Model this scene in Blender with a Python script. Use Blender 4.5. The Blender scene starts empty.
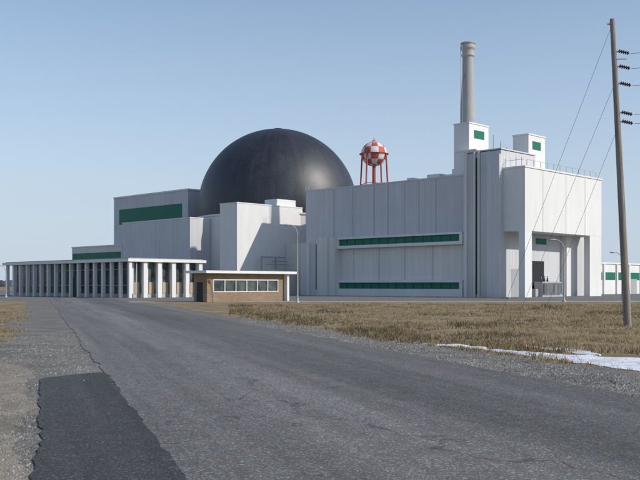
import bpy, bmesh, math, random
import numpy as np
from mathutils import Vector, Matrix, noise
random.seed(7)
S=bpy.context.scene
S.view_settings.view_transform='Standard'; S.view_settings.look='None'; S.view_settings.exposure=0
# ---------------- camera -----------------
F=900.0; HZ=285.0; EYE=1.8
cam=bpy.data.cameras.new("camera"); co=bpy.data.objects.new("camera",cam); S.collection.objects.link(co)
co.location=(0,0,EYE); co.rotation_euler=(math.radians(90),0,0)
cam.sensor_width=36; cam.lens=36*F/640; cam.shift_y=(HZ-240)/640; cam.clip_end=9000; cam.clip_start=.1
S.camera=co
# ---------------- light -----------------
SUN=Vector((0.93,-0.36,0)).normalized(); EL=math.radians(33)
sd=Vector((SUN.x*math.cos(EL),SUN.y*math.cos(EL),math.sin(EL)))
W=bpy.data.worlds.new("World"); S.world=W; W.use_nodes=True
nt=W.node_tree; nt.nodes.clear()
sky=nt.nodes.new('ShaderNodeTexSky'); sky.sky_type='NISHITA'; sky.sun_disc=False
sky.sun_elevation=EL; sky.sun_rotation=math.atan2(SUN.x,SUN.y)
sky.air_density=1.0; sky.dust_density=.6; sky.ozone_density=1.6
# thin winter haze: whitens the sky towards the horizon
tcw=nt.nodes.new('ShaderNodeTexCoord'); sz=nt.nodes.new('ShaderNodeSeparateXYZ'); nt.links.new(tcw.outputs['Generated'],sz.inputs[0])
rp=nt.nodes.new('ShaderNodeValToRGB'); e=rp.color_ramp.elements
while len(e)<5: e.new(.5)
for i,(p,v) in enumerate([(0,.92),(.08,.78),(.18,.46),(.32,.16),(1,.05)]): e[i].position=p; e[i].color=(v,v,v,1)
nt.links.new(sz.outputs[2],rp.inputs[0])
mx=nt.nodes.new('ShaderNodeMix'); mx.data_type='RGBA'; nt.links.new(rp.outputs[0],mx.inputs[0]); nt.links.new(sky.outputs[0],mx.inputs[6]); mx.inputs[7].default_value=(3.6,4.25,5.2,1)
bg=nt.nodes.new('ShaderNodeBackground'); bg.inputs[1].default_value=0.145
wo=nt.nodes.new('ShaderNodeOutputWorld'); nt.links.new(mx.outputs[2],bg.inputs[0]); nt.links.new(bg.outputs[0],wo.inputs[0])
sl=bpy.data.lights.new("sun",'SUN'); sl.energy=3.6; sl.angle=math.radians(.55); sl.color=(1,.95,.87)
so=bpy.data.objects.new("sun",sl); S.collection.objects.link(so); so.rotation_euler=sd.to_track_quat('Z','Y').to_euler()
# ---------------- materials -----------------
class NB:
    def __init__(s,name):
        s.m=bpy.data.materials.new(name); s.m.use_nodes=True; s.t=s.m.node_tree
        s.b=s.t.nodes['Principled BSDF']; s.tc=s.t.nodes.new('ShaderNodeTexCoord')
    def n(s,t,**k):
        x=s.t.nodes.new(t)
        for a,v in k.items(): setattr(x,a,v)
        return x
    def l(s,a,b): s.t.links.new(a,b)
    def noise(s,scale,detail=6,rough=.6,vec=None,mp=None):
        x=s.n('ShaderNodeTexNoise'); x.inputs['Scale'].default_value=scale; x.inputs['Detail'].default_value=detail; x.inputs['Roughness'].default_value=rough
        src=vec or s.tc.outputs['Object']
        if mp:
            m=s.n('ShaderNodeMapping'); m.inputs['Scale'].default_value=mp; s.l(src,m.inputs[0]); src=m.outputs[0]
        s.l(src,x.inputs['Vector']); return x.outputs['Fac']
    def ramp(s,fac,stops):
        r=s.n('ShaderNodeValToRGB'); e=r.color_ramp.elements
        while len(e)<len(stops): e.new(.5)
        for i,(p,c) in enumerate(stops):
            e[i].position=p; e[i].color=(*c,1) if len(c)==3 else c
        s.l(fac,r.inputs[0]); return r.outputs[0]
    def mix(s,fac,a,b,bt='MIX'):
        x=s.n('ShaderNodeMix',data_type='RGBA',blend_type=bt)
        for v,i in ((fac,0),(a,6),(b,7)):
            if hasattr(v,'is_linked'): s.l(v,x.inputs[i])
            else: x.inputs[i].default_value= v if i==0 else (*v,1)
        return x.outputs[2]
    def math(s,op,a,b=None):
        x=s.n('ShaderNodeMath',operation=op)
        for v,i in ((a,0),(b,1)):
            if v is None: continue
            if hasattr(v,'is_linked'): s.l(v,x.inputs[i])
            else: x.inputs[i].default_value=v
        return x.outputs[0]
    def bump(s,h,st=.3,d=.02):
        x=s.n('ShaderNodeBump'); x.inputs['Strength'].default_value=st; x.inputs['Distance'].default_value=d
        s.l(h,x.inputs['Height']); s.l(x.outputs[0],s.b.inputs['Normal'])
    def fin(s,col,rough=.8,spec=.3,metal=0):
        if hasattr(col,'is_linked'): s.l(col,s.b.inputs['Base Color'])
        else: s.b.inputs['Base Color'].default_value=(*col,1)
        if hasattr(rough,'is_linked'): s.l(rough,s.b.inputs['Roughness'])
        else: s.b.inputs['Roughness'].default_value=rough
        s.b.inputs['Specular IOR Level'].default_value=spec; s.b.inputs['Metallic'].default_value=metal
        return s.m
def g(v): return (v,v,v)
def wallmat(name,col,dirt=.25,spacing=None,rough=.75,rib=0,joint=.78):
    m=NB(name)
    a=m.noise(.12,4); st=m.noise(1.0,5,.65,mp=(.9,.9,.10)); f=m.noise(3,6,.7)
    c=m.mix(1,col,m.ramp(a,[(.3,g(1-dirt*.5)),(.7,g(1))]),'MULTIPLY')
    c=m.mix(1,c,m.ramp(st,[(.3,tuple(x*(1-dirt*.35) for x in (1,.98,.95))),(.65,g(1))]),'MULTIPLY')
    c=m.mix(1,c,m.ramp(f,[(.3,g(.96)),(.7,g(1))]),'MULTIPLY')
    if spacing:
        sp=m.n('ShaderNodeSeparateXYZ'); m.l(m.tc.outputs['Object'],sp.inputs[0])
        q=m.math('DIVIDE',m.math('ADD',sp.outputs[0],sp.outputs[1]),spacing)
        fr=m.math('FRACT',q)
        ln=m.math('LESS_THAN',fr,.05/spacing)
        c=m.mix(ln,c,m.mix(1,c,g(joint),'MULTIPLY'))
        wn=m.n('ShaderNodeTexWhiteNoise',noise_dimensions='1D'); m.l(m.math('FLOOR',q),wn.inputs['W'])
        c=m.mix(1,c,m.ramp(wn.outputs['Value'],[(0,g(.97)),(1,g(1))]),'MULTIPLY')
    if rib:
        sp=m.n('ShaderNodeSeparateXYZ'); m.l(m.tc.outputs['Object'],sp.inputs[0])
        q=m.math('SINE',m.math('MULTIPLY',m.math('ADD',sp.outputs[0],sp.outputs[1]),rib))
        m.bump(q,.6,.06)
    else: m.bump(f,.12,.02)
    return m.fin(c,rough)
M={}
M['white']=wallmat('white_painted_concrete',(.70,.70,.69),.2,2.4)
M['whitep']=wallmat('white_paint',(.76,.76,.75),.16)
M['panel']=wallmat('gray_siding',(.61,.615,.635),.2,1.5)
M['panel2']=wallmat('light_panel',(.73,.72,.69),.18,1.2)
M['rib']=wallmat('ribbed_siding',(.62,.625,.645),.18,None,rib=16)
M['conc']=wallmat('concrete',(.5,.49,.47),.35)
M['stack']=wallmat('stack_concrete',(.47,.465,.455),.45,.5)
M['green']=wallmat('green_panel',(.012,.17,.11),.3,.9,.5)
M['dgreen']=wallmat('dark_green_glass',(.008,.06,.045),.3,None,.3)
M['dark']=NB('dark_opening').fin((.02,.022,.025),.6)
M['joint']=NB('joint_sealant').fin((.32,.32,.34),.8)
M['steel']=wallmat('galvanised_steel',(.42,.43,.44),.3,None,.5)
M['redp']=wallmat('faded_red_paint',(.46,.09,.07),.3)
M['tan']=wallmat('tan_panel',(.45,.38,.28),.2)
M['gravelroof']=wallmat('roofing',(.3,.29,.27),.3)
def glassm():
    m=NB('window_glass'); n=m.noise(.9,3)
    return m.fin(m.ramp(n,[(.35,(.02,.03,.035)),(.65,(.10,.12,.11))]),.08,.8)
M['glass']=glassm()
def brickm():
    m=NB('brick')
    sp=m.n('ShaderNodeSeparateXYZ'); m.l(m.tc.outputs['Object'],sp.inputs[0])
    cb=m.n('ShaderNodeCombineXYZ'); m.l(m.math('ADD',sp.outputs[0],sp.outputs[1]),cb.inputs[0]); m.l(sp.outputs[2],cb.inputs[1])
    b=m.n('ShaderNodeTexBrick'); m.l(cb.outputs[0],b.inputs['Vector'])
    b.inputs['Color1'].default_value=(.22,.14,.085,1); b.inputs['Color2'].default_value=(.31,.215,.135,1); b.inputs['Mortar'].default_value=(.31,.27,.22,1)
    b.inputs['Scale'].default_value=1; b.inputs['Brick Width'].default_value=.22; b.inputs['Row Height'].default_value=.08; b.inputs['Mortar Size'].default_value=.008
    c=m.mix(1,b.outputs[0],m.ramp(m.noise(.8,4),[(.3,g(.8)),(.7,g(1.05))]),'MULTIPLY')
    return m.fin(c,.85)
M['brick']=brickm()
def domem():
    m=NB('dome_plates')
    b=m.n('ShaderNodeTexBrick'); m.l(m.tc.outputs['UV'],b.inputs['Vector'])
    b.inputs['Color1'].default_value=(.0115,.0135,.020,1); b.inputs['Color2'].default_value=(.0165,.0185,.026,1); b.inputs['Mortar'].default_value=(.022,.024,.032,1)
    b.inputs['Scale'].default_value=1; b.inputs['Brick Width'].default_value=1; b.inputs['Row Height'].default_value=1; b.inputs['Mortar Size'].default_value=.05; b.inputs['Mortar Smooth'].default_value=.6
    st=m.noise(1,6,.7,vec=m.tc.outputs['UV'],mp=(1.1,.05,1))
    c=m.mix(1,b.outputs[0],m.ramp(st,[(.35,g(.7)),(.65,g(1.6))]),'MULTIPLY')
    n=m.noise(.35,6,.65); c=m.mix(1,c,m.ramp(n,[(.35,g(.8)),(.7,g(1.25))]),'MULTIPLY')
    rr=m.math('ADD',m.math('MULTIPLY',n,.14),.37)
    rr=m.math('ADD',rr,m.math('MULTIPLY',st,.10))
    m.bump(n,.15,.2)
    return m.fin(c,rr,.7)
M['dome']=domem()
def checkm():
    m=NB('checkered_paint'); c=m.n('ShaderNodeTexChecker'); m.l(m.tc.outputs['UV'],c.inputs[0])
    c.inputs['Scale'].default_value=1; c.inputs[1].default_value=(.50,.10,.075,1); c.inputs[2].default_value=(.70,.68,.66,1)
    cc=m.mix(1,c.outputs[0],m.ramp(m.noise(.7,5),[(.3,g(.8)),(.7,g(1))]),'MULTIPLY')
    return m.fin(cc,.6)
M['check']=checkm()
def groundm():
    m=NB('dry_grass_ground')
    big=m.noise(.05,5,.6); mid=m.noise(.45,7,.65); fine=m.noise(9,8,.75); bl=m.noise(30,4,.8,mp=(1,.35,1))
    c=m.ramp(mid,[(.3,(.14,.10,.06)),(.45,(.29,.22,.135)),(.58,(.39,.31,.20)),(.75,(.31,.26,.15))])
    c=m.mix(m.ramp(big,[(.40,g(0)),(.62,g(.5))]),c,(.21,.17,.10))
    c=m.mix(1,c,m.ramp(fine,[(.3,g(.6)),(.65,g(1.15))]),'MULTIPLY')
    c=m.mix(1,c,m.ramp(bl,[(.3,g(.75)),(.7,g(1.15))]),'MULTIPLY')
    m.bump(fine,.8,.06); return m.fin(c,.95,.1)
def gravelm(name,c1,c2,dark=.3,sc=28,big=(.62,1.1)):
    m=NB(name); v=m.n('ShaderNodeTexVoronoi'); m.l(m.tc.outputs['Object'],v.inputs['Vector']); v.inputs['Scale'].default_value=sc
    wn=m.n('ShaderNodeTexWhiteNoise'); m.l(v.outputs['Color'],wn.inputs['Vector'])
    c=m.mix(wn.outputs['Value'],c1,c2)
    c=m.mix(m.ramp(v.outputs['Distance'],[(.35,g(0)),(.7,g(dark))]),c,(.05,.045,.04))
    c=m.mix(1,c,m.ramp(m.noise(.7,6,.65),[(.3,g(big[0])),(.65,g(big[1]))]),'MULTIPLY')
    c=m.mix(1,c,m.ramp(m.noise(6,6,.7),[(.3,g(.75)),(.65,g(1.1))]),'MULTIPLY')
    m.bump(v.outputs['Distance'],.7,-.02); return m.fin(c,.95,.15)
def asphaltm(name,base,tint=(1.04,1.0,.96),crk=.65):
    m=NB(name)
    sp=m.n('ShaderNodeSeparateXYZ'); m.l(m.tc.outputs['Object'],sp.inputs[0])
    ag=m.noise(60,4,.85); mid=m.noise(2.2,7,.7); lng=m.noise(1,7,.65,mp=(1.6,.05,1)); pat=m.noise(.22,4,.5)
    v=m.n('ShaderNodeTexVoronoi'); m.l(m.tc.outputs['Object'],v.inputs['Vector']); v.inputs['Scale'].default_value=50
    col=tuple(base*t for t in tint)
    c=m.mix(1,col,m.ramp(lng,[(.3,g(.74)),(.7,g(1.24))]),'MULTIPLY')
    lane=m.math('SINE',m.math('MULTIPLY',m.math('SUBTRACT',sp.outputs[0],1.25),math.pi*2/3.95))
    c=m.mix(1,c,m.ramp(m.math('ADD',m.math('MULTIPLY',lane,.5),.5),[(0,g(1.08)),(1,g(.90))]),'MULTIPLY')
    c=m.mix(1,c,m.ramp(m.math('DIVIDE',m.math('ADD',sp.outputs[0],m.math('MULTIPLY',pat,1.2)),10),[(.50,g(1.08)),(.62,g(.84))]),'MULTIPLY')
    c=m.mix(1,c,m.ramp(mid,[(.3,g(.84)),(.7,g(1.12))]),'MULTIPLY')
    c=m.mix(1,c,m.ramp(ag,[(.34,g(.36)),(.5,g(.95)),(.68,g(1.9))]),'MULTIPLY')
    wn=m.n('ShaderNodeTexWhiteNoise'); m.l(v.outputs['Color'],wn.inputs['Vector'])
    c=m.mix(1,c,m.ramp(wn.outputs['Value'],[(0,g(.65)),(.8,g(1)),(1,g(2.1))]),'MULTIPLY')
    cr=m.n('ShaderNodeTexVoronoi',feature='DISTANCE_TO_EDGE'); mp=m.n('ShaderNodeMapping'); mp.inputs['Scale'].default_value=(.20,.07,1)
    wv=m.n('ShaderNodeVectorMath',operation='ADD'); nz=m.n('ShaderNodeTexNoise'); nz.inputs['Scale'].default_value=.9; nz.inputs['Detail'].default_value=6
    m.l(m.tc.outputs['Object'],nz.inputs['Vector']); m.l(m.tc.outputs['Object'],wv.inputs[0])
    sc=m.n('ShaderNodeVectorMath',operation='SCALE'); sc.inputs['Scale'].default_value=2.; m.l(nz.outputs['Color'],sc.inputs[0]); m.l(sc.outputs[0],wv.inputs[1])
    m.l(wv.outputs[0],mp.inputs[0]); m.l(mp.outputs[0],cr.inputs['Vector']); cr.inputs['Scale'].default_value=1
    c=m.mix(m.ramp(cr.outputs['Distance'],[(0,g(crk)),(.003,g(crk*.8)),(.006,g(0))]),c,(.035,.034,.033))
    m.bump(ag,.7,.014); return m.fin(c,.85,.25)
M['ground']=groundm()
M['gravel']=gravelm('gravel_shoulder',(.17,.16,.145),(.33,.31,.28),.3,34)
M['dirt']=gravelm('sandy_dirt',(.30,.26,.21),(.40,.355,.29),.12,45)
M['asph']=asphaltm('asphalt',.160)
M['asph2']=asphaltm('dark_asphalt',.066,(1,1,1),0)
M['drive']=gravelm('pale_concrete',(.42,.37,.30),(.48,.43,.35),.05,3)
M['lot']=gravelm('parking_asphalt',(.19,.185,.18),(.23,.225,.215),.05,5)
def snowm():
    m=NB('snow'); n=m.noise(3.5,7,.7); n2=m.noise(1.2,5,.7)
    c=m.mix(1,m.ramp(n,[(.3,(.45,.46,.48)),(.5,(.8,.82,.85))]),m.ramp(n2,[(.35,(.72,.70,.67)),(.5,g(1))]),'MULTIPLY')
    m.bump(n,.7,.06); return m.fin(c,.6,.3)
M['snow']=snowm()
def grassm(name,k=1):
    m=NB(name); n=m.noise(.6,5,.7)
    return m.fin(m.mix(1,m.ramp(n,[(.3,(.19*k,.135*k,.078*k)),(.5,(.40*k,.31*k,.19*k)),(.7,(.50*k,.41*k,.27*k))]),m.ramp(m.noise(25,2),[(.3,g(.6)),(.7,g(1.15))]),'MULTIPLY'),.9,.1)
M['blade']=grassm('dry_grass_blades'); M['weed']=grassm('dead_weed_stems',.38)
def woodm():
    m=NB('weathered_pole_wood'); n=m.noise(1,7,.7,mp=(18,18,.5))
    m.bump(n,.5,.02); return m.fin(m.ramp(n,[(.3,(.12,.10,.085)),(.5,(.25,.22,.195)),(.7,(.35,.32,.29))]),.9,.1)
M['wood']=woodm()
M['insul']=NB('brown_porcelain').fin((.05,.02,.015),.25,.6)
M['wire']=NB('steel_wire').fin((.14,.14,.15),.5,.4)
M['tree']=NB('hazed_foliage').fin((.16,.165,.18),1,.05)  # blue-grey tone puts distance haze into the foliage colour
# ---------------- helpers -----------------
TH=-math.atan2(900,920); ex=(math.cos(TH),math.sin(TH)); ey=(-math.sin(TH),math.cos(TH)); P0=((525-320)/F*130,130.)
def w(x,y): return (P0[0]+ex[0]*x+ey[0]*y, P0[1]+ex[1]*x+ey[1]*y)
def inv(X,Y):
    a,b=X-P0[0],Y-P0[1]; return (a*ex[0]+b*ex[1], a*ey[0]+b*ey[1])
def xat(px,y):
    k=(px-320)/F; return (k*(P0[1]+ey[1]*y)-P0[0]-ey[0]*y)/(ex[0]-k*ex[1])
def yat(px,x):
    k=(px-320)/F; return (k*(P0[1]+ex[1]*x)-P0[0]-ex[0]*x)/(ey[0]-k*ey[1])
def zat(py,x,y): return EYE+(HZ-py)/F*w(x,y)[1]
def empty(name,frame=True,loc=None):
    e=bpy.data.objects.new(name,None); S.collection.objects.link(e); e.empty_display_size=1
    if frame: e.location=(P0[0],P0[1],0); e.rotation_euler=(0,0,TH)
    if loc: e.location=loc
    return e
def mk(name,verts,faces,mat,parent=None,smooth=False,uvs=None):
    me=bpy.data.meshes.new(name); me.from_pydata([tuple(v) for v in verts],[],faces)
    if uvs:
        ul=me.uv_layers.new(name='UVMap'); k=0
        for f in uvs:
            for u in f: ul.data[k].uv=u; k+=1
    me.materials.append(mat)
    if smooth:
        for p in me.polygons: p.use_smooth=True
    me.update(); o=bpy.data.objects.new(name,me); S.collection.objects.link(o)
    if parent: o.parent=parent
    return o
BF=[(0,3,2,1),(4,5,6,7),(0,1,5,4),(1,2,6,5),(2,3,7,6),(3,0,4,7)]
def bv(x0,x1,y0,y1,z0,z1): 
    x0,x1=sorted((x0,x1)); y0,y1=sorted((y0,y1))
    return [(x0,y0,z0),(x1,y0,z0),(x1,y1,z0),(x0,y1,z0),(x0,y0,z1),(x1,y0,z1),(x1,y1,z1),(x0,y1,z1)]
def box(name,x0,x1,y0,y1,z0,z1,mat,parent): return mk(name,bv(x0,x1,y0,y1,z0,z1),BF,mat,parent)
def boxes(name,L,mat,parent=None):
    V=[];Fc=[]
    for b in L:
        o=len(V); V+=bv(*b); Fc+=[tuple(i+o for i in f) for f in BF]
    return mk(name,V,Fc,mat,parent)
def lathe(name,prof,mat,parent=None,seg=48,center=(0,0),smooth=True,uvscale=None):
    V=[];Fc=[];U=[]
    for r,z in prof:
        for i in range(seg):
            a=2*math.pi*i/seg; V.append((center[0]+r*math.cos(a),center[1]+r*math.sin(a),z))
    n=len(prof)
    for j in range(n-1):
        for i in range(seg):
            i2=(i+1)%seg; Fc.append((j*seg+i,j*seg+i2,(j+1)*seg+i2,(j+1)*seg+i))
            if uvscale:
                a,b=uvscale; u0,u1=i/seg*a,(i+1)/seg*a; v0,v1=j/(n-1)*b,(j+1)/(n-1)*b
                U.append([(u0,v0),(u1,v0),(u1,v1),(u0,v1)])
    return mk(name,V,Fc,mat,parent,smooth,U or None)
def tube(name,pts,r,mat,parent=None,radii=None):
    cu=bpy.data.curves.new(name,'CURVE'); cu.dimensions='3D'; cu.bevel_depth=r; cu.bevel_resolution=3; cu.use_fill_caps=True
    sp=cu.splines.new('POLY'); sp.points.add(len(pts)-1)
    for i,p in enumerate(pts):
        sp.points[i].co=(*p,1)
        if radii: sp.points[i].radius=radii[i]
    cu.materials.append(mat); o=bpy.data.objects.new(name,cu); S.collection.objects.link(o)
    if parent: o.parent=parent
    return o
# ================= TERRAIN =================
mk('ground',[(-4000,-300,0),(4000,-300,0),(4000,6000,0),(-4000,6000,0)],[(0,1,2,3)],M['ground'])
PHI=math.atan2(281,900)
cr,sr=math.cos(PHI),math.sin(PHI)
def r2w(n,s): return (n*cr-s*sr, n*sr+s*cr)
def ribbon(name,s0,s1,fl,fr,z,mat,cols=1,fz=None,step=.12):
    s=s0; V=[];ss=[]
    while s<s1: ss.append(s); s+=max(step,abs(s)*.012 if step>.1 else step)
    ss.append(s1)
    for s in ss:
        a,b=fl(s),fr(s)
        for c in range(cols+1):
            n=a+(b-a)*c/cols; V.append((n,s,z+(fz(n,s,c/cols) if fz else 0)))
    k=cols+1
    Fc=[(i*k+c,i*k+c+1,(i+1)*k+c+1,(i+1)*k+c) for i in range(len(ss)-1) for c in range(cols)]
    o=mk(name,V,Fc,mat,smooth=bool(fz)); o.rotation_euler=(0,0,PHI); return o
def nz(s,seed,f=1,a=1): return a*(noise.noise(Vector((s*f,seed+.37,.21)))+.5*noise.noise(Vector((s*f*2.7,seed+9.37,.21)))+.3*noise.noise(Vector((s*f*7.1,seed+19.37,.21))))
def itp(s,P):
    P=sorted(P)
    if s<=P[0][0]: return P[0][1]
    for (a,b),(c,d) in zip(P,P[1:]):
        if s<=c: return b+(d-b)*(s-a)/(c-a)
    return P[-1][1]
EL_,ER_=1.245,9.14
def gr_edge(s): return ER_+itp(s,[(12,2.4),(18,2.5),(26,1.7),(60,1.5),(200,1.2)])+nz(s,2,.3,.4)+nz(s,12,2,.14)
ribbon('gravel_shoulder',-6,300,lambda s:-1.2+nz(s,1,.25,.8)+nz(s,11,2,.15),lambda s:EL_+.5,.004,M['gravel'])
ribbon('gravel_shoulder',-6,300,lambda s:ER_-.5,gr_edge,.004,M['gravel'])
ribbon('dirt_verge',-6,24,lambda s:-6,lambda s:-.15+nz(s,5,.5,.25)+nz(s,15,3,.08)-1.2*max(0,(s-20)/4),.008,M['dirt'])
ribbon('road',-8,900,lambda s:EL_+nz(s,3,.4,.10)+nz(s,23,3,.05),lambda s:ER_+nz(s,4,.6,.12)+nz(s,24,4,.06),.016,M['asph'],4)
ribbon('asphalt_patch',-6,18.9,lambda s:(-.02+nz(s,6,.5,.10)+nz(s,16,4,.04))+(.9*max(0,(s-17.7))**2),lambda s:EL_+.06+nz(s,8,1.5,.06),.020,M['asph2'])
slo=[(25.6,11.02),(22.9,11.55),(19.8,11.9),(15.8,11.9),(13,11.3),(8,11)]
shi=[(25.6,11.08),(22.9,12.05),(20.7,12.7),(18.8,13.9),(15,15.0),(8,15.2)]
def sl_(s): return itp(s,slo)+nz(s,31,.9,.25)+nz(s,32,5,.10)
def sh_(s): return max(sl_(s)+.02,itp(s,shi)+nz(s,33,.8,.5)+nz(s,34,4,.2))
ribbon('snow_patch',8,25.6,sl_,sh_,.012,M['snow'],10,lambda n,s,t:.05*max(0,math.sin(math.pi*t))**.5*(.6+.8*noise.noise(Vector((n*1.5,s*1.5,2)))),.08)
ribbon('snow_patch',19.6,23.4,lambda s:13.5+nz(s,41,1,.25)+nz(s,42,5,.08),lambda s:13.55+nz(s,41,1,.25)+.75*max(0,math.sin(math.pi*(s-19.6)/3.8))+nz(s,43,5,.08),.012,M['snow'],6,lambda n,s,t:.03*math.sin(math.pi*t),.08)
def quad(name,P,z,mat): return mk(name,[(x,y,z) for x,y in P],[tuple(range(len(P)))],mat)
def frq(P): return [w(*p) for p in P]
quad('parking_lot',[(-46,101),(60,101),(120,170),(60,300),(-140,300),(-80,120)],.006,M['lot'])
quad('driveway',[(-24,93),(32,95),(60,99),(60,104),(30,100.8),(-26,98.5)],.012,M['drive'])
quad('sidewalk',frq([(-50,-9),(2,-9),(2,-6.5),(-50,-6.5)]),.018,M['drive'])
boxes('kerb',[(-48,4,-10.4,-10.15,0,.14)],M['drive'],empty('roadside_kerb'))
def stones(name,N,rect,mat,smin=.007,smax=.022):
    V=[];Fc=[]
    for _ in range(N):
        n0,n1,s0,s1=rect; s=s0+(s1-s0)*random.random()**1.7; n=random.uniform(n0,n1)+random.gauss(0,.14); r=random.uniform(smin,smax)*(1 if random.random()<.93 else 1.7)
        if s<18.8 and -.05<n<1.3 and random.random()<.95: continue
        X,Y=r2w(n,s); o=len(V); a=random.random()*6.28
        for k in range(5): V.append((X+r*math.cos(a+k*1.257)*random.uniform(.7,1.2),Y+r*math.sin(a+k*1.257)*random.uniform(.7,1.2),.004))
        V.append((X+r*.2,Y,.012+r*random.uniform(.4,.8)))
        Fc+=[(o+k,o+(k+1)%5,o+5) for k in range(5)]
    return mk(name,V,Fc,mat)
M['stone']=gravelm('stones',(.12,.115,.11),(.38,.36,.33),0,8)
stones('gravel_stones',9000,(-1.6,1.15,6,34),M['stone'])
stones('gravel_stones',9000,(9.05,11.2,9,44),M['stone'],.01,.03)
def grass(name,N,gen,hmin,hmax,mat='blade',thin=1,per=5):
    V=[];Fc=[]
    i=0
    while i<N:
        X,Y=gen(); 
        dn=noise.noise(Vector((X*.35,Y*.35,3)))+.5*noise.noise(Vector((X*1.1,Y*1.1,8)))+.5*noise.noise(Vector((X*.08,Y*.08,1)))
        if random.random()>.5+dn*1.4: i+=.2; continue
        i+=1; sc=.6+max(0,dn)*1.4
        for k in range(per):
            a=random.random()*6.28; h=random.uniform(hmin,hmax)*sc; ww=random.uniform(.004,.009)*(1+Y/30)*thin; bx=X+random.gauss(0,.05); by=Y+random.gauss(0,.05); l=random.uniform(.1,.9)*h
            o=len(V); V+=[(bx-ww,by,.0),(bx+ww,by,.0),(bx+math.cos(a)*l,by+math.sin(a)*l,h)]; Fc.append((o,o+1,o+2))
    return mk(name,V,Fc,M[mat])
def genR():
    while True:
        Y=13+70*random.random()**1.4; X=random.uniform(-.1*Y,.42*Y+1); n=X*cr+Y*sr; s=-X*sr+Y*cr
        if n>gr_edge(s)-.25+random.random()*.7 and Y<88: 
            if s<25.6 and sl_(s)-.05<n<sh_(s)+.05 and random.random()<.93: continue
            return X,Y
def genW():
    while True:
        X,Y=genR(); n=X*cr+Y*sr; s=-X*sr+Y*cr
        q=noise.noise(Vector((X*.25,Y*.25,17)))
        if n<gr_edge(s)+2.2+random.random()*2 and 22<Y<60: return X,Y
        if q>.32: return X,Y
def genL():
    while True:
        Y=8+60*random.random()**1.3; X=-random.uniform(.25*Y,.42*Y+2); n=X*cr+Y*sr
        if n<-1.3-random.random()*1.2+(.9 if Y>30 else 0) and (Y>22 or random.random()<.25): return X,Y
grass('dry_grass',32000,genR,.04,.16)
grass('dead_weeds',3800,genW,.06,.26,'weed',.8,4)
grass('dry_grass',7000,genL,.03,.10)
V=[];Fc=[];x=-900;pts=[]
while x<1400:
    h=6+4*noise.noise(Vector((x*.02,0,0)))+3*noise.noise(Vector((x*.11,4,0)))+random.uniform(-.8,.8); pts.append((x,h)); x+=2.5
for i,(x,h) in enumerate(pts):
    V+=[(x,900+20*noise.noise(Vector((x*.01,7,0))),0),(x,905,h)]
    if i: o=2*i-2; Fc.append((o,o+2,o+3,o+1))
mk('distant_treeline',V,Fc,M['tree'])
# ================= REACTOR DOME =================
dome=empty('reactor_dome',False,(-42/F*190,190,0))
R=16.75; ZC=1.8+76/F*190; zb=zat(219,*inv(-8.9,190)); 
a0=math.asin((zb-ZC)/R)
prof=[(max(.001,R*math.cos(a0+(math.pi/2-a0)*i/48)),ZC+R*math.sin(a0+(math.pi/2-a0)*i/48)) for i in range(49)]
lathe('dome_shell',prof,M['dome'],dome,144,uvscale=(72,40))
lathe('dome_wall',[(R+.15,0),(R+.15,zb-.3),(R+.35,zb-.3),(R+.35,zb+.05),(R-.6,zb+.05)],M['white'],dome,96,smooth=False)
lathe('apex_vent',[(.9,ZC+R-.15),(.9,ZC+R+.2),(.01,ZC+R+.3)],M['dark'],dome,20)
# ================= MAIN BUILDING =================
B=empty('reactor_building')
HP=EYE+118/F*130
FY=1.5
xl=xat(306,FY); xt0=xat(465,-.6); xt1=xat(501,-.6); xp=xat(503,0)
box('main_block',xl,xp-.02,FY,26,0,HP-.15,M['panel'],B)
box('roof_parapet',xl-.1,xt0,FY-.06,FY+.3,HP-.15,HP+.1,M['panel'],B)
box('roof_parapet_end',xl-.1,xl+.3,FY+.3,26,HP-.15,HP+.1,M['panel'],B)
boxes('panel_joints',[(xat(p,FY)-.06,xat(p,FY)+.06,FY-.03,FY+.1,9.8,HP-.16) for p in (334,374,388,419,436)],M['joint'],B)
boxes('wall_ribs',[(xat(p,FY)-.12,xat(p,FY)+.12,FY-.12,FY+.1,9.8,HP-.16) for p in (352,404)],M['panel'],B)
bx0=xat(338,0); bx1=xat(464,0); BY=-.4
box('lower_wall',bx0,bx1,BY+1.0,FY-.01,0,9.6,M['panel2'],B)
box('lower_roof_slab',bx0,bx1,BY-.1,FY-.02,9.62,9.95,M['whitep'],B)
box('green_louver_band',bx0+.5,bx1-.6,BY+.25,BY+.99,8.55,9.61,M['green'],B)
box('band_ledge',bx0,bx1,BY-.05,BY+.98,8.05,8.53,M['whitep'],B)
box('lower_ledge',bx0,bx1,BY-.05,BY+.98,2.2,2.6,M['whitep'],B)
box('lower_green_band',bx0+.5,bx1-.6,BY+.25,BY+.99,1.2,2.18,M['green'],B)
box('base_wall',bx0,bx1,BY-.05,BY+.98,0,1.18,M['whitep'],B)
boxes('band_end_piers',[(bx0-.02,bx0+.5,BY-.02,BY+.985,8.535,9.61),(bx1-.6,bx1+.02,BY-.02,BY+.985,8.535,9.61),(bx0-.02,bx0+.5,BY-.02,BY+.985,1.19,2.19),(bx1-.6,bx1+.02,BY-.02,BY+.985,1.19,2.19)],M['whitep'],B)
boxes('lower_wall_joints',[(xat(p,.6)-.04,xat(p,.6)+.04,BY+.96,BY+1.1,2.62,8.03) for p in (354,379,405,433)],M['joint'],B)
boxes('band_mullions',[(bx0+.5+k*(bx1-bx0-1.1)/14-.04,bx0+.5+k*(bx1-bx0-1.1)/14+.04,BY+.2,BY+.26,zz0,zz1) for k in range(1,14) for zz0,zz1 in ((8.55,9.6),(1.2,2.17))],M['dgreen'],B)
lx0=xat(300,-1);lx1=xat(316,-1)
box('wing_low',lx0,lx1,-.8,FY-.03,0,9.3,M['panel'],B)
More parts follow.
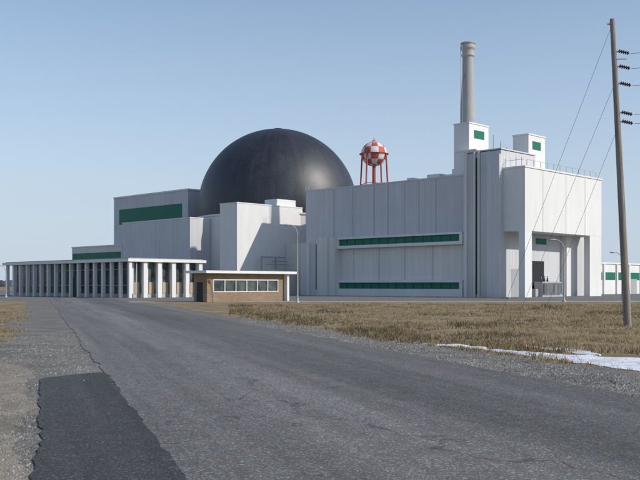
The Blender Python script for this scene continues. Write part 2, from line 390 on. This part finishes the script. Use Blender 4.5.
box('wing_high',lx1,bx0-.03,-1.0,FY-.04,0,10.0,M['panel2'],B)
boxes('wing_piers',[(xat(318,-1.3),xat(327,-1.3),-1.35,-1.02,0,10.2),(xat(308,-1)-.3,xat(308,-1)+.3,-1.0,-.82,0,9.3)],M['panel2'],B)
boxes('wing_slits',[(xat(315.7,-1.05),xat(316.4,-1.05),-1.04,-.9,1,9.0)],M['dark'],B)
ZT=zat(153,xat(475,-.6),-.6)
box('stair_tower',xt0,xt1,-.6,9,0,ZT,M['rib'],B)
sx=xat(477.5,-.6)
box('tower_slit',sx-.22,sx+.22,-.68,-.5,.4,ZT-.8,M['dgreen'],B)
boxes('tower_fins',[(sx-.5,sx-.25,-1.0,-.62,0,ZT+.1),(sx+.25,sx+.5,-1.0,-.62,0,ZT+.1),(xt0-.02,xt0+.5,-.95,-.62,0,ZT+.05)],M['panel2'],B)
box('tower_right_pier',xat(487,-.9),xt1+.03,-1.1,-.61,0,ZT-.6,M['panel'],B)
box('tower_coping',xt0-.12,xt1+.12,-.72,9.1,ZT+.11,ZT+.3,M['panel'],B)
yr=yat(601.5,0)
zc=zat(231,0,2)
XB=xp
box('canopy_upper_mass',XB,0,0,yr,zc,HP,M['whitep'],B)
box('canopy_coping',XB-.05,.12,-.12,yr+.12,HP+.005,HP+.25,M['whitep'],B)
boxes('canopy_joint',[(-.01,.02,yat(p,0)-.035,yat(p,0)+.035,zc+.01,HP-.05) for p in (543,566,585)],M['steel'],B)
yc=yat(532,0)
box('corner_column',-1.05,-.02,.02,yc,0,zc-.003,M['whitep'],B)
box('far_column',-1.05,-.02,yat(590,0),yr-.02,0,zc-.003,M['whitep'],B)
box('rear_column',XB,XB+1.0,yat(560,-3.9),yat(570.5,-3.9),0,zc-.003,M['whitep'],B)
yb=yat(556,XB)
box('canopy_green_band',XB-.015,XB+.04,.8,yb-3,zat(243,XB,4),zat(237,XB,4),M['green'],B)
box('loading_door',XB-.01,XB+.05,2,6,0,4.2,M['steel'],B)
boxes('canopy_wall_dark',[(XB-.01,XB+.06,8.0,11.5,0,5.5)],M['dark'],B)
boxes('canopy_dock',[(XB+.1,XB+1.6,6.4,7.8,0,1.2)],M['conc'],B)
def pent(name,pl,pc,pr,pt,yp,zbse,vent=None,mat='whitep'):
    e=B
    a=xat(pl,yp); b=xat(pc,yp); c=yat(pr,b); zt=zat(pt,b,yp)
    box(name,a,b,yp,c,zbse,zt,M[mat],e); box(name+'_coping',a-.1,b+.1,yp-.1,c+.1,zt+.003,zt+.2,M['whitep'],e)
    if vent:
        u0,u1,v0,v1=vent; y0=yat(u0,b); y1=yat(u1,b)
        box(name+'_louver',b-.02,b+.06,y0,y1,zat(v1,b,(y0+y1)/2),zat(v0,b,(y0+y1)/2),M['green'],e)
p1=pent('stack_penthouse',454,469,488.5,123,7,HP,(474,484,131,139))
pent('stack_penthouse_base',455,476,500,150,5.5,HP-.1)
p2=pent('roof_penthouse',513,528.5,545,134.5,7.5,HP,(532.5,540.5,142,150))
boxes('roof_vents',[(xat(p,6),xat(p,6)+wd,6,8,HP-.1,HP+h) for p,wd,h in ((407,1.2,1.1),(415,1.8,.8),(427,2.6,1.3),(444,1.5,1.0),(452,.8,1.8))],M['whitep'],B)
rl=[]
for k in range(12):
    yy=1+k*1.9; rl.append((-.35,-.29,yy,yy+.06,HP+.26,HP+1.2))
rl2=[(XB+.2+k*.9,XB+.26+k*.9,.3,.36,HP+.26,HP+1.6) for k in range(4)]
boxes('roof_railing',[( -.34,-.30,1,22,HP+1.2,HP+1.25)]+rl+rl2+[(XB+.2,-.3,.31,.35,HP+1.2,HP+1.25)],M['steel'],B)
boxes('roof_masts',[(xat(p,8),xat(p,8)+.08,8,8.08,HP,HP+h) for p,h in ((493,6.8),(500,5.6),(506,4.6))],M['steel'],B)
wx=xat(237,-8); wl=xat(220,-8); wy1=yat(303,wx); wz=zat(203,wx,-8)
box('white_block',wl,wx,-8,wy1,0,wz,M['whitep'],B)
box('white_block_coping',wl-.06,wx+.06,-8.06,wy1,wz+.003,wz+.2,M['whitep'],B)
box('white_block_vent',wx-4,wx-.6,yat(279,wx),yat(301,wx),wz+.21,wz+1.5,M['whitep'],B)
box('link_block',wx+.02,xl-.02,4,14,0,9.5,M['panel2'],B)
lad=[]
lxp=xl-.35
for dy in (0.3,.9): lad.append((lxp-.05,lxp,FY+dy,FY+dy+.06,9.5,HP+1.0))
for k in range(24): lad.append((lxp-.04,lxp-.01,FY+.36,FY+.9,9.7+k*.4,9.75+k*.4))
boxes('ladder',lad,M['steel'],B)
pr=[]
for py_ in (-3.5,0.0): pr+= [(wx+1.4,wx+1.6,py_,py_+.2,0,zat(258,wx,-2))]
zz=zat(258,wx,-2)
boxes('pipe_rack',pr+[(wx+1.35,wx+1.65,-3.6,2.5,zz,zz+.25),(wx+2.0,wx+2.15,-3.0,2.5,zz-1.3,zz-1.15),(wx+1.8,wx+1.95,-1.2,2.5,zz-.7,zz-.55)],M['steel'],B)
box('annex_low',wx+.05,wx+3.2,-1.5,3.8,0,zat(270,wx,-2),M['panel2'],B)
T=empty('electrical_transformer')
ty0,ty1=yat(536,-2.4),yat(558,-2.4)
box('tank',-2.9,-1.5,ty0+.4,ty1-.4,.2,2.3,M['steel'],T)
box('plinth',-3.0,-1.3,ty0,ty1,0,.2,M['conc'],T)
boxes('radiator_fins',[(-1.48,-1.1,ty0+.6+k*.35,ty0+.7+k*.35,.4,2.1) for k in range(int((ty1-ty0-1.2)/.35))],M['steel'],T)
for k in range(3): lathe('bushing',[(.1,2.3),(.18,2.5),(.09,2.6),(.16,2.75),(.08,2.85),(.05,3.2)],M['insul'],T,12,(-2.2,ty0+1.2+k*.9))
# ================= CHIMNEY =================
ch=empty('smokestack',False,((468-320)/F*156,156,0))
zt=1.8+(285-43.5)/F*156; rb=8.0/F*156; rt=5.3/F*156
lathe('shaft',[(rb*1.25,0),(rb,29),(rt,zt-2.4)],M['stack'],ch,40)
lathe('head',[(rt+.01,zt-2.45),(rt*1.25,zt-2.2),(rt*1.25,zt-1.9),(rt*1.1,zt-1.85),(rt*1.15,zt-1.3),(rt*1.42,zt-.9),(rt*1.42,zt-.65),(rt*1.22,zt-.6),(rt*1.22,zt-.2),(rt*1.4,zt-.1),(rt*1.4,zt+.05),(rt*.95,zt+.05),(rt*.9,zt-1.5)],M['conc'],ch,40,smooth=False)
boxes('chimney_ladder',[(-rb-.2,-rb-.15,-.25,-.2,24,zt-.5),(-rb-.2,-rb-.15,.2,.25,24,zt-.5)],M['steel'],ch).rotation_euler=(0,0,.6)
# ================= WATER TOWER =================
wt=empty('water_tower',False,((374-320)/F*260,260,0))
zc2=1.8+(285-154)/F*260; r2=13.0/F*260
prof=[(max(.001,r2*math.cos(-math.pi/2+math.pi*i/24)),zc2+.95*r2*math.sin(-math.pi/2+math.pi*i/24)) for i in range(25)]
lathe('tank',prof,M['check'],wt,50,uvscale=(10,6))
lathe('balcony',[(r2+.02,zc2-.1),(r2+.5,zc2-.1),(r2+.5,zc2+.02),(r2+.02,zc2+.02)],M['redp'],wt,40,smooth=False)
lathe('finial',[(.6,zc2+.9*r2),(.5,zc2+r2+.1),(.12,zc2+r2+.2),(.1,zc2+r2+.8),(.01,zc2+r2+.9)],M['redp'],wt,12)
lathe('riser',[(.6,0),(.5,zc2-.9*r2)],M['redp'],wt,16)
for k in range(4):
    a=math.radians(45+90*k+12); c,s_=math.cos(a),math.sin(a)
    tube('leg_%d'%k,[(c*(r2+2.6),s_*(r2+2.6),0),(c*(r2+.2),s_*(r2+.2),zc2)],.24,M['redp'],wt)
for zz2 in (zc2*.25,zc2*.5,zc2*.78):
    rr=r2+.2+2.4*(1-zz2/zc2)
    tube('strut',[(rr*math.cos(math.radians(57+90*k)),rr*math.sin(math.radians(57+90*k)),zz2) for k in range(5)],.10,M['redp'],wt)
# ================= AUXILIARY BUILDING =================
A=empty('auxiliary_building')
ax1=-88.; ay=yat(188,ax1); ax0=xat(114,ay); az=zat(190,ax1,ay)
box('tall_block',ax0,ax1,ay,ay+24,0,az,M['panel'],A)
box('tall_coping',ax0-.1,ax1+.1,ay-.12,ay+24,az+.003,az+.35,M['whitep'],A)
gx0,gx1=xat(119.5,ay),xat(182,ay)
box('green_band',gx0,gx1,ay-.08,ay+.1,zat(223.5,xat(150,ay),ay)+.3,zat(208,xat(150,ay),ay)+.3,M['green'],A)
bx1_=xat(190,-6); bx0_=xat(122.5,-6); bz=zat(218,bx1_,-6)
box('front_block',bx0_,bx1_,-6,-.9,0,bz,M['panel'],A)
box('front_block_coping',bx0_-.06,bx1_+.06,-6.06,-.9,bz+.003,bz+.2,M['whitep'],A)
cx1=xat(122,4); cx0=xat(72,4); cz=zat(245.5,cx1,4)
box('low_block',cx0,cx1-.03,4,20,0,cz,M['panel2'],A)
box('low_band',cx0+.5,cx1-.5,3.92,4.1,zat(258.5,cx1,4),zat(251.5,cx1,4),M['green'],A)
box('low_coping',cx0-.1,cx1-.04,3.88,20,cz+.003,cz+.3,M['whitep'],A)
# ================= OFFICE BUILDING =================
O=empty('office_building')
ox,oy=inv((130-320)/F*125,125); oxl=xat(8,oy); oyr=yat(200,ox); oz=EYE+26.5/F*125
box('roof_slab',oxl-.8,ox+.5,oy-.6,oyr+.8,oz-.42,oz,M['whitep'],O)
box('roof_gravel',oxl-.4,ox+.1,oy-.2,oyr+.4,oz+.003,oz+.12,M['gravelroof'],O)
box('core_glass',oxl+.3,ox-.9,oy+1.1,oyr-.1,.55,oz-.43,M['glass'],O)
box('core_base',oxl+.25,ox-.85,oy+1.05,oyr-.05,0,.55,M['conc'],O)
nb=16; cols=[];mul=[]
for i in range(nb+1):
    x=oxl+(ox-oxl)*i/nb
    cols.append((x-.2,x+.2,oy-.25,oy+.2,0,oz-.425))
    mul.append((x-.06,x+.06,oy+1.0,oy+1.12,.56,oz-.44))
    if i<nb: mul.append((x+(ox-oxl)/nb/2-.04,x+(ox-oxl)/nb/2+.04,oy+1.02,oy+1.12,.56,oz-.44))
tr=[(oxl+.3,ox-.9,oy+.99,oy+1.09,oz-1.5,oz-1.4),(oxl+.3,ox-.9,oy+.99,oy+1.09,1.7,1.8)]
ns=5; sc=[];pan=[]
for i in range(ns+1):
    y=oy+(oyr-oy)*i/ns
    if i>0: cols.append((ox-.25,ox+.2,y-.32,y+.32,0,oz-.425))
    if i<ns:
        d=(oyr-oy)/ns
        sc.append((ox-.88,ox-.78,y+.3,y+d*.45,.56,oz-.5)); pan.append((ox-.89,ox-.8,y+d*.5,y+d-.35,.56,2.2))
boxes('columns',cols,M['whitep'],O)
boxes('mullions',mul+tr,M['steel'],O)
boxes('white_wall_panels',sc,M['whitep'],O); boxes('tan_panels',pan,M['tan'],O)
boxes('entrance_door',[(oxl+(ox-oxl)*.52,oxl+(ox-oxl)*.58,oy+.9,oy+1.0,0,3)],M['dgreen'],O)
# ================= GATEHOUSE =================
G=empty('brick_gatehouse')
gx,gy=inv((207-320)/F*94,94); gxl=xat(194,gy); gyr=yat(284,gx); gz=EYE+14.5/F*94
box('roof',gxl-.6,gx+.9,gy-.8,gyr+1.2,gz-.28,gz,M['whitep'],G)
box('base_wall',gxl,gx,gy,gyr,0,1.05,M['brick'],G)
box('core',gxl+.15,gx-.15,gy+.15,gyr-.15,1.05,gz-.29,M['glass'],G)
mm=[]; nw=6; ln=gyr-gy
for i in range(nw+1):
    y=gy+.9+(ln-1.8)*i/nw; mm.append((gx-.14,gx-.02,y-.04,y+.04,1.12,2.35))
mm+=[(gx-.14,gx-.01,gy+.85,gyr-.85,2.3,2.42),(gx-.14,gx+.03,gy+.85,gyr-.85,1.053,1.12)]
boxes('window_frames',mm,M['whitep'],G)
boxes('brick_piers',[(gx-.3,gx,gy,gy+.85,1.053,gz-.285),(gx-.3,gx,gyr-.85,gyr,1.053,gz-.285),(gxl,gx-.3,gy,gy+.2,1.053,gz-.286),(gxl,gxl+.2,gy+.2,gyr,1.053,gz-.286)],M['brick'],G)
boxes('lintel',[(gx-.145,gx+.01,gy+.86,gyr-.86,2.425,gz-.285)],M['brick'],G)
boxes('end_pier',[(gx-.1,gx+.5,gyr+.02,gyr+.35,0,gz-.285)],M['whitep'],G)
boxes('side_door',[(gxl+.5,gx-.7,gy-.03,gy+.05,0,2.1)],M['dark'],G)
# ================= LOW WHITE BUILDING =================
L=empty('low_white_building')
lx_,ly_=inv((560-320)/F*163,163); lyr=ly_+95; lz=EYE+22.5/F*165
box('walls',lx_-20,lx_,ly_,lyr,0,lz,M['whitep'],L)
box('coping',lx_-20,lx_+.2,ly_-.2,lyr,lz+.003,lz+.3,M['whitep'],L)
gw=[];gp=[]; y=ly_+1
while y<lyr-5:
    gw.append((lx_-.02,lx_+.05,y,y+4.2,2.8,4.3)); gp.append((lx_-.01,lx_+.3,y+4.5,y+5.0,0,lz)); y+=5.4
boxes('green_windows',gw,M['green'],L); boxes('pilasters',gp,M['whitep'],L)
boxes('doors',[(lx_-.02,lx_+.06,ly_+28,ly_+31,0,3),(lx_-.02,lx_+.06,ly_+50,ly_+52,0,2.4)],M['steel'],L)
# ================= STREET LAMPS =================
def lamp(px,Y,ztop,arm):
    e=empty('street_lamp',False,((px-320)/F*Y,Y,0))
    tube('pole',[(0,0,0),(0,0,ztop*.5),(0,0,ztop-1.0)],.075,M['steel'],e,[1.1,.9,.65])
    pts=[(0,0,ztop-1.0)]+[(-arm*(1-math.cos(t)),0,ztop-1.0+1.0*math.sin(t)) for t in [i*math.pi/2/8 for i in range(1,9)]]
    tube('arm',pts,.045,M['steel'],e)
    h=bmesh.new(); bmesh.ops.create_uvsphere(h,u_segments=14,v_segments=8,radius=1); me=bpy.data.meshes.new('lamp_head'); h.to_mesh(me); h.free(); me.materials.append(M['steel'])
    o=bpy.data.objects.new('lamp_head',me); S.collection.objects.link(o); o.parent=e; o.location=(-arm-.25,0,ztop-.03); o.scale=(.38,.16,.11)
    lathe('base_flange',[(.2,0),(.2,.12),(.12,.2),(.1,.5)],M['steel'],e,12)
lamp(297.5,91,7.9,.85); lamp(564,95,6.6,1.0); lamp(622,118,6.1,1.0); lamp(6,130,4.6,.8)
# ================= UTILITY POLE =================
px_,py_=(628-320)/F*38.6,38.6
U=empty('utility_pole',False,(px_,py_,0))
top=(-.68,0,EYE+266/F*38.6)
tube('wood_pole',[(0,0,-.3),(top[0]*.5,0,top[2]*.5),top],.17,M['wood'],U,[1.0,.82,.58])
def along(z): return (top[0]*z/top[2],0,z)
def zpx(y): return EYE+(HZ-y)/F*38.6
for k,yy in enumerate((52,67,84,113,122)):
    zz=zpx(yy); x0=along(zz)[0]
    tube('bracket_%d'%k,[(x0,-.05,zz),(x0+.22,-.05,zz+.02)],.035,M['steel'],U)
    for j in range(5):
        xx=x0+.24+j*.09
        lathe('insulator',[(.02,-.045),(.085,-.03),(.07,.0),(.03,.03),(.02,.045)],M['insul'],U,12).matrix_local=Matrix.Translation((xx,-.05,zz+.02-.02*j))@Matrix.Rotation(math.radians(96),4,'Y')
    e_=(x0+.70,-.05,zz-.08)
    tube('conductor_%d'%k,[e_]+[(e_[0]+d,-.05-d*.35,e_[2]+.03*d-.55*(d/22)*(1-d/44)*1.5) for d in (2,5,9,14,22,32,44)],.009,M['wire'],U)
boxes('pole_hardware',[(along(zpx(58))[0]+.05,along(zpx(58))[0]+.5,-.1,-.05,zpx(60),zpx(59)),(top[0]-.2,top[0]+.12,-.04,.04,top[2]-.25,top[2]-.18)],M['steel'],U)
for k,(yy,ax,ayy) in enumerate(((28,497,325),(86,515,324),(132,540,323))):
    zz=zpx(yy); d=F*EYE/(ayy-HZ); X=(ax-320)/F*d
    tube('guy_wire_%d'%k,[(along(zz)[0]-.08,0,zz),(X-px_,d-py_,0)],.007,M['wire'],U)
